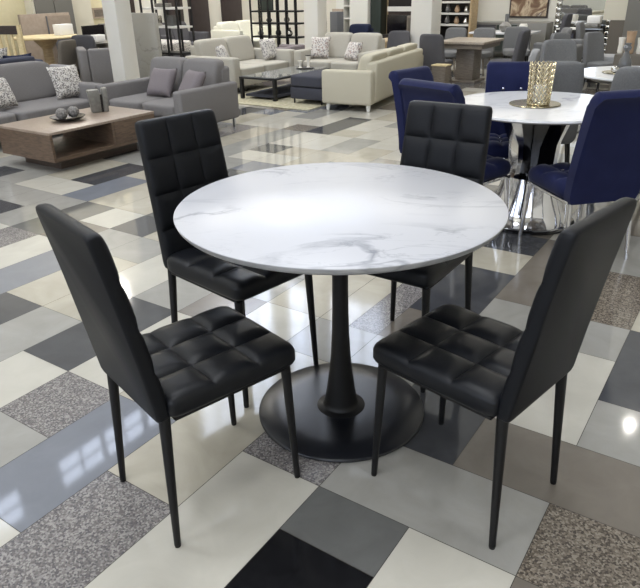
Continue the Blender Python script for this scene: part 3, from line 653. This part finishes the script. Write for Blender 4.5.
# bed, pale sofas behind
def bed(label, u, v, rot, w, l, m, base, head):
    t = thing('bed', label, 'bed', P(u,v), rot)
    b = MB(); b.box(-w/2,w/2,-l/2,l/2,.08,.28,.02); b.build('base', base, t)
    b = MB(); b.soft(-w/2,w/2,-l/2,l/2,.281,.5,10); b.build('mattress', m, t, 60)
    b = MB(); b.box(-w/2-.03,w/2+.03,-l/2-.09,-l/2-.001,0,.82,.02); b.build('headboard', head, t)
    for sx in (-1,1): b = MB(); b.soft(sx*w*.25-.24,sx*w*.25+.24,-l/2+.03,-l/2+.36,.5,.62,4); b.build('pillow', 'whitefab', t, 60)
    return t
bed('bed with patterned white bedding seen through the left display shelf', 8.95, 9.9, FACE_MV, 1.0, 1.35, 'patB', 'chairdark', 'greylaq')
sofa('charcoal two-seat sofa against the left wall between the dark doors', 10.15, 10.35, FACE_MV, 1.2, .7, 'chairdark', seat=.36, arm=.55, back=.72, legm='shelfsteel')
sofa('white two-seat sofa behind the oatmeal sofa, below the dark doors', 11.25, 9.42, FACE_MV, 1.4, .8, 'whitefab', seat=.38, arm=.6, back=.70, legm='shelfsteel')
flat('wardrobe', 'narrow navy cabinet right of the black grid shelf', 'cabinet', 11.6, 7.86, FACE_MU, [('body','navyfab',-.13,.13,-.2,.2,0,.72,.01)])
sofa('lilac grey armchair seen low through the black grid shelf', 10.35, 7.75, FACE_PV, .7, .65, 'mauve', seat=.32, arm=.36, back=.42, n=1, backc=False, name='armchair', cat='armchair', legm='shelfsteel')

# ------------------------------------------------------------------ back wall displays
def backpanel(name, v0, v1, z0, z1, m, d=.06):
    b = MB(); b.box(U1-d,U1-.001,v0,v1,z0,z1,.004); o = b.build(name, m); o.rotation_euler = (0,0,TH); return struct(o)
backpanel('trim_9', 6.98, 7.15, 0, 2.6, 'tanwood', .35); backpanel('trim_10', 5.95, 6.35, 0, 2.6, 'panelcream', .25)
flat('wall_unit', 'white wall unit with open dark shelves behind the oatmeal sofas', 'cabinet', 13.1, 7.82, FACE_MU, [('door','whitepaint',.2,.4,-.2,.2,.0,2.2,.004),('back','espresso',.05,.199,-.2,-.15,0,2.2),('shelf','whiteboard',.05,.199,-.149,.2,.7,.73),('shelf','whiteboard',.05,.199,-.149,.2,.95,.98),('shelf','whiteboard',.05,.199,-.149,.2,1.2,1.23),('door','whitepaint',-.4,.049,-.2,.2,.0,2.2,.004)])
flat('cabinet', 'tall dark green cabinet right of the white wall unit', 'cabinet', 13.2, 7.28, FACE_MU, [('body','bluegreen',-.12,.12,-.2,.2,0,2.2,.004)])
sofa('navy sofa below the white wall unit', 11.3, 6.75, FACE_MU, .7, .6, 'navyfab', seat=.36, arm=.55, back=.66, legm='shelfsteel', n=1)
flat('display_board', 'beige slanted display board behind the oatmeal sofa, right of middle pillar', 'display panel', 10.35, 6.55, FACE_MU-.4, [('board','tan',-.14,.16,-.02,.02,0,1.0,.004),('box','greyplastic',-.20,.02,.0205,.16,.6,.96,.004)])
flat('tall_cabinet', 'dark brown tall cabinet with pale shelf at the back wall', 'cabinet', 13.2, 6.62, FACE_MU, [('body','espresso',-.30,.30,-.3,.3,.95,2.2),('body','darkwood',-.30,.30,-.3,.3,0,.8595),('shelf','whiteboard',-.31,.31,-.3,.32,.86,.9495),('side_panel','tanwood',-.34,-.301,-.3,.3,.95,2.2)])
flat('television', 'black flat television on dark stand behind the grey chairs', 'television', 12.2, 6.3, FACE_MU, [('screen','screen',-.26,.26,-.02,.02,.48,.82,.004),('stand','espresso',-.3,.3,-.18,.18,0,.47,.004)])
flat('lattice_screen', 'brown framed cabinet front beside the black television', 'cabinet', 12.0, 5.78, FACE_MU, [('body','greywood',-.2,.2,-.1,.1,0,.82,.004),('door','brownfab',-.17,.17,.1005,.115,.45,.79)])
flat('coffee_table', 'low pale wooden table behind the grey dining chairs', 'coffee table', 10.9, 5.75, TH, [('tabletop','tanwood',-.35,.35,-.3,.3,.44,.48,.004),('leg','tanwood',-.33,-.28,-.28,.28,0,.4395),('leg','tanwood',.28,.33,-.28,.28,0,.4395)])
bt = tub_chair('chairdark', 'blackmetal', .42, .66, .36); bt.location = P(10.15,5.3); bt.rotation_euler = (0,0,FACE_MU+.2); tag(bt, 'charcoal chair just left of the right white pillar, behind the cream sofa', 'chair')
flat('glass_cabinet', 'glass display cabinet with ornaments right of the right white pillar', 'cabinet', 12.6, 5.35, FACE_MU, [('back','espresso',-.4,.4,-.16,-.14,0,2.2),('shelf','whiteboard',-.4,.4,-.139,.14,.62,.65),('shelf','whiteboard',-.4,.4,-.139,.14,.82,.85),('shelf','whiteboard',-.4,.4,-.139,.14,1.02,1.05),('side_panel','greywood',.4005,.52,-.16,.16,0,2.2),('side_panel','tanwood',-.44,-.4005,-.16,.16,0,2.2)])
for k in range(8):
    b = MB(); h = .1+.05*((k*7) % 4)/3; b.lathe([(.03,0),(.055,h*.3),(.04,h*.7),(.02,h)], 16)
    o = tag(b.build('vase', ('whiteceramic','smoke','amber','silver')[k % 4]), '%s vase on the %s board of the glass display cabinet, %s' % (('white','smoky','amber','silver')[k % 4], 'lower' if k < 4 else 'upper', 'left half' if k % 4 < 2 else 'right half'), 'vase', 'vases in the glass cabinet'); o.location = P(12.57, 5.35+.28-.19*(k % 4), .6505 if k < 4 else .8505)

# wooden dining set
t = thing('dining_table', 'grey oak rectangular dining table on thick pedestal with grey chairs', 'table', P(9.76,3.84), TH)
b = MB(); b.box(-.4,.44,-.37,.37,.565,.60,.004); b.build('tabletop', 'greywood_top', t)
b = MB(); b.box(-.36,.40,-.33,.33,.50,.5645); b.build('apron', 'greywood', t)
b = MB(); b.box(-.16,.16,-.14,.14,.0405,.4995,.006); b.build('pedestal', 'greywood', t)
b = MB(); b.box(-.22,.22,-.2,.2,0,.04,.006); b.build('foot', 'greywood', t)
def dining(m, lab, u, v, rot, top=.72):
    c = tub_chair(m, 'greywood', .40, top, .36); c.location = P(u,v); c.rotation_euler = (0,0,rot); tag(c, lab, 'chair', 'grey chairs round the oak table'); return c
dining('chairdark', 'charcoal chair at the left end of the grey oak table, back to the cream sofa', 9.19, 4.1, FACE_PU, .73)
dining('chairdark', 'charcoal chair at the right of the grey oak table, seen side-on with leaning back', 9.6, 3.22, FACE_PV, .76)
dining('chairgrey', 'grey chair behind the grey oak table, left of two', 10.56, 4.5, FACE_MU, .70)
dining('chairgrey', 'grey chair behind the grey oak table, right of two', 10.6, 4.02, FACE_MU, .70)
flat('end_table', 'small brown wooden end table at the far end of the cream sofa', 'side table', 8.80, 3.86, TH, [('tabletop','palewood',-.1,.1,-.11,.11,.33,.345),('body','greywood',-.09,.09,-.1,.1,0,.3295)])
t = thing('dining_table', 'white marble dining table behind the oak table, below the painting', 'table', P(11.75,4.0), TH)
b = MB(); b.box(-.33,.33,-.53,.53,.56,.59,.004); b.build('tabletop', 'marble2', t)
for y in (-.35,.35): b = MB(); b.box(-.2,.2,y-.06,y+.06,0,.5595); b.build('leg', 'chairlight', t)
b = MB(); b.lathe([(.05,0),(.1,.05),(.1,.1),(.05,.15),(.04,.16)], 24); tag(b.build('vase', 'ceramic'), 'round grey vase on the white marble table below the painting', 'vase').location = P(11.6,3.95,.5905)
b = MB(); b.lathe([(.03,0),(.035,.26),(.028,.27)], 16); tag(b.build('candlestick', 'smoke'), 'tall grey candlestick behind the round vase on the marble table', 'candlestick').location = P(11.95,4.05,.5905)
b = MB(); b.lathe([(.06,0),(.07,.1),(.055,.13)], 20); tag(b.build('vase', 'whiteceramic'), 'white jar on the white marble table below the painting', 'vase').location = P(11.65,3.65,.5905)
dining('chairdark', 'tall charcoal chair at right end of the white marble table, below the painting', 11.72,3.2, FACE_PV, .88)
dining('chairlight', 'pale grey chair by the near navy velvet chair, before the low sofa', 7.43,2.43, FACE_PV+.3, .70)
flat('sideboard', 'dark low sideboard along the back wall below the painting', 'sideboard', 13.25, 4.5, FACE_MU, [('body','greylaq',-.85,.85,-.22,.22,.12,.66,.005),('door','bluegreen',-.3,.1,.2205,.24,.15,.62),('door','chairdark',.12,.82,.2205,.24,.15,.62),('leg','espresso',-.8,-.74,-.2,.2,0,.1195),('leg','espresso',.74,.8,-.2,.2,0,.1195)])
flat('framed_painting', 'large framed brown painting on the white back wall', 'painting', U1-.025, 4.19, FACE_MU, [('frame','darkwood',-.38,.38,-.02,.005,0,.9),('canvas','art',-.35,.35,.0055,.012,.03,.87)], z=.72)
# grey seating on the right
sofa('low grey sofa at right below the painting, behind grey upholstered chair', 10.2, 2.64, FACE_PV, .9, .5, 'chairgrey', seat=.40, arm=.58, back=.56, backc=False, n=1, legm='shelfsteel')
for k, (u, v, lab, rr) in enumerate(((11.0,3.52,'grey armchair left of the pair, beyond the low grey sofa',FACE_MU+.4),(11.0,3.02,'grey armchair with square back, in front beyond the low grey sofa',FACE_PV+.5))):
    c = tub_chair('chairgrey', 'blackmetal', .44, .70, .38, 'armchair'); c.location = P(u,v); c.rotation_euler = (0,0,rr); tag(c, lab, 'armchair', 'grey armchairs beyond the low sofa')
for k, (u, v, lab, rr) in enumerate(((9.35,2.27,'grey high-back chair behind the second white table, left of the pair',FACE_MU+1.0),(9.62,1.9,'grey high-back chair behind the second white table, right of the pair',FACE_MU+1.0),(11.2,2.4,'rounded grey chair farthest behind the second white table',FACE_MV))):
    c = tub_chair('chairgrey', 'blackmetal', .34, .74 if k < 2 else .78, .38); c.location = P(u,v); c.rotation_euler = (0,0,rr); tag(c, lab, 'chair', 'grey chairs behind the second white table')
# mirror with ornate frame, console, bench
t = thing('standing_mirror', 'large mirror with ornate silver frame leaning at the right back wall', 'mirror', P(13.35,3.09,.0), FACE_MU)
b = MB(); b.box(-.42,.42,-.02,.0,.12,2.2); b.build('glass', 'mirror', t)
b = MB()
for x in (-.46,.46):
    b.box(x-.045,x+.045,-.03,.03,0,2.3,.012)
    for k in range(22): b.soft(x-.05,x+.05,.0,.05,.03+k*.1,.12+k*.1,2.4,2)
b.box(-.415,.415,-.03,.03,.02,.118,.012); b.build('frame', 'silver', t)
flat('console_table', 'dark console with pale top before the ornate mirror', 'console', 12.75, 2.98, FACE_MU, [('tabletop','whiteboard',-.02,.36,-.2,.2,.58,.60),('body','espresso',-.36,.36,-.18,.18,.1,.5795),('drawer','slate',.05,.33,.1805,.195,.2,.52),('leg','shelfsteel',-.36,-.32,-.18,.18,0,.0995),('leg','shelfsteel',.32,.36,-.18,.18,0,.0995)])
flat('folded_throw', 'folded green-grey throw on the dark console by the mirror', 'blanket', 12.72, 2.85, FACE_MU, [('body','ceramic',-.2,.16,-.12,.12,0,.08,.02)], z=.6005)
flat('carton', 'white box on the folded throw before the ornate mirror', 'box', 12.72, 2.75, FACE_MU, [('body','box',-.11,.11,-.08,.08,0,.12,.01)], z=.681)
flat('bench', 'dark upholstered bench with pale seat right of the ornate mirror', 'bench', 10.1, 1.85, FACE_MU, [('base','espresso',-.28,.28,-.2,.2,.06,.3,.02),('seat','chairlight',-.28,.28,-.2,.2,.3005,.42,.03),('leg','shelfsteel',-.26,-.22,-.18,.18,0,.0595),('leg','shelfsteel',.22,.26,-.18,.18,0,.0595)])
flat('cabinet', 'brown grey display cabinet at the right edge holding amber vase', 'cabinet', 8.5, 1.28, FACE_MU, [('body','brownfab',-.36,.24,-.2,.2,.05,.60,.005),('plinth','espresso',-.34,.22,-.18,.18,0,.0495)])
for k, (v, h, r, mm, lab, ty) in enumerate(((1.40,.24,.05,'amber','amber glass vase on the brown grey cabinet at the right edge','vase'),(1.49,.17,.035,'whiteceramic','white candle left of the amber vase on the brown cabinet','candle'),(1.28,.17,.045,'whiteceramic','white candle right of the amber vase on the brown cabinet','candle'))):
    b = MB(); b.lathe([(r*.8,0),(r,.02),(r*.9,h*.6),(r*1.1,h),(r,h)], 24); o = tag(b.build('vase' if k == 0 else 'candle', mm), lab, ty); o.location = P(8.45,v,.6005)
flat('tall_cabinet', 'tall pale cabinet with brown lower panel at the upper right edge', 'cabinet', 12.6, 2.25, FACE_MU, [('body','panelcream',-.05,.30,-.2,.2,.75,2.2,.004),('lower_panel','brownfab',-.05,.18,-.2,.2,0,.7495),('door','greylaq',-.4,-.051,-.2,.2,0,2.2,.004)])
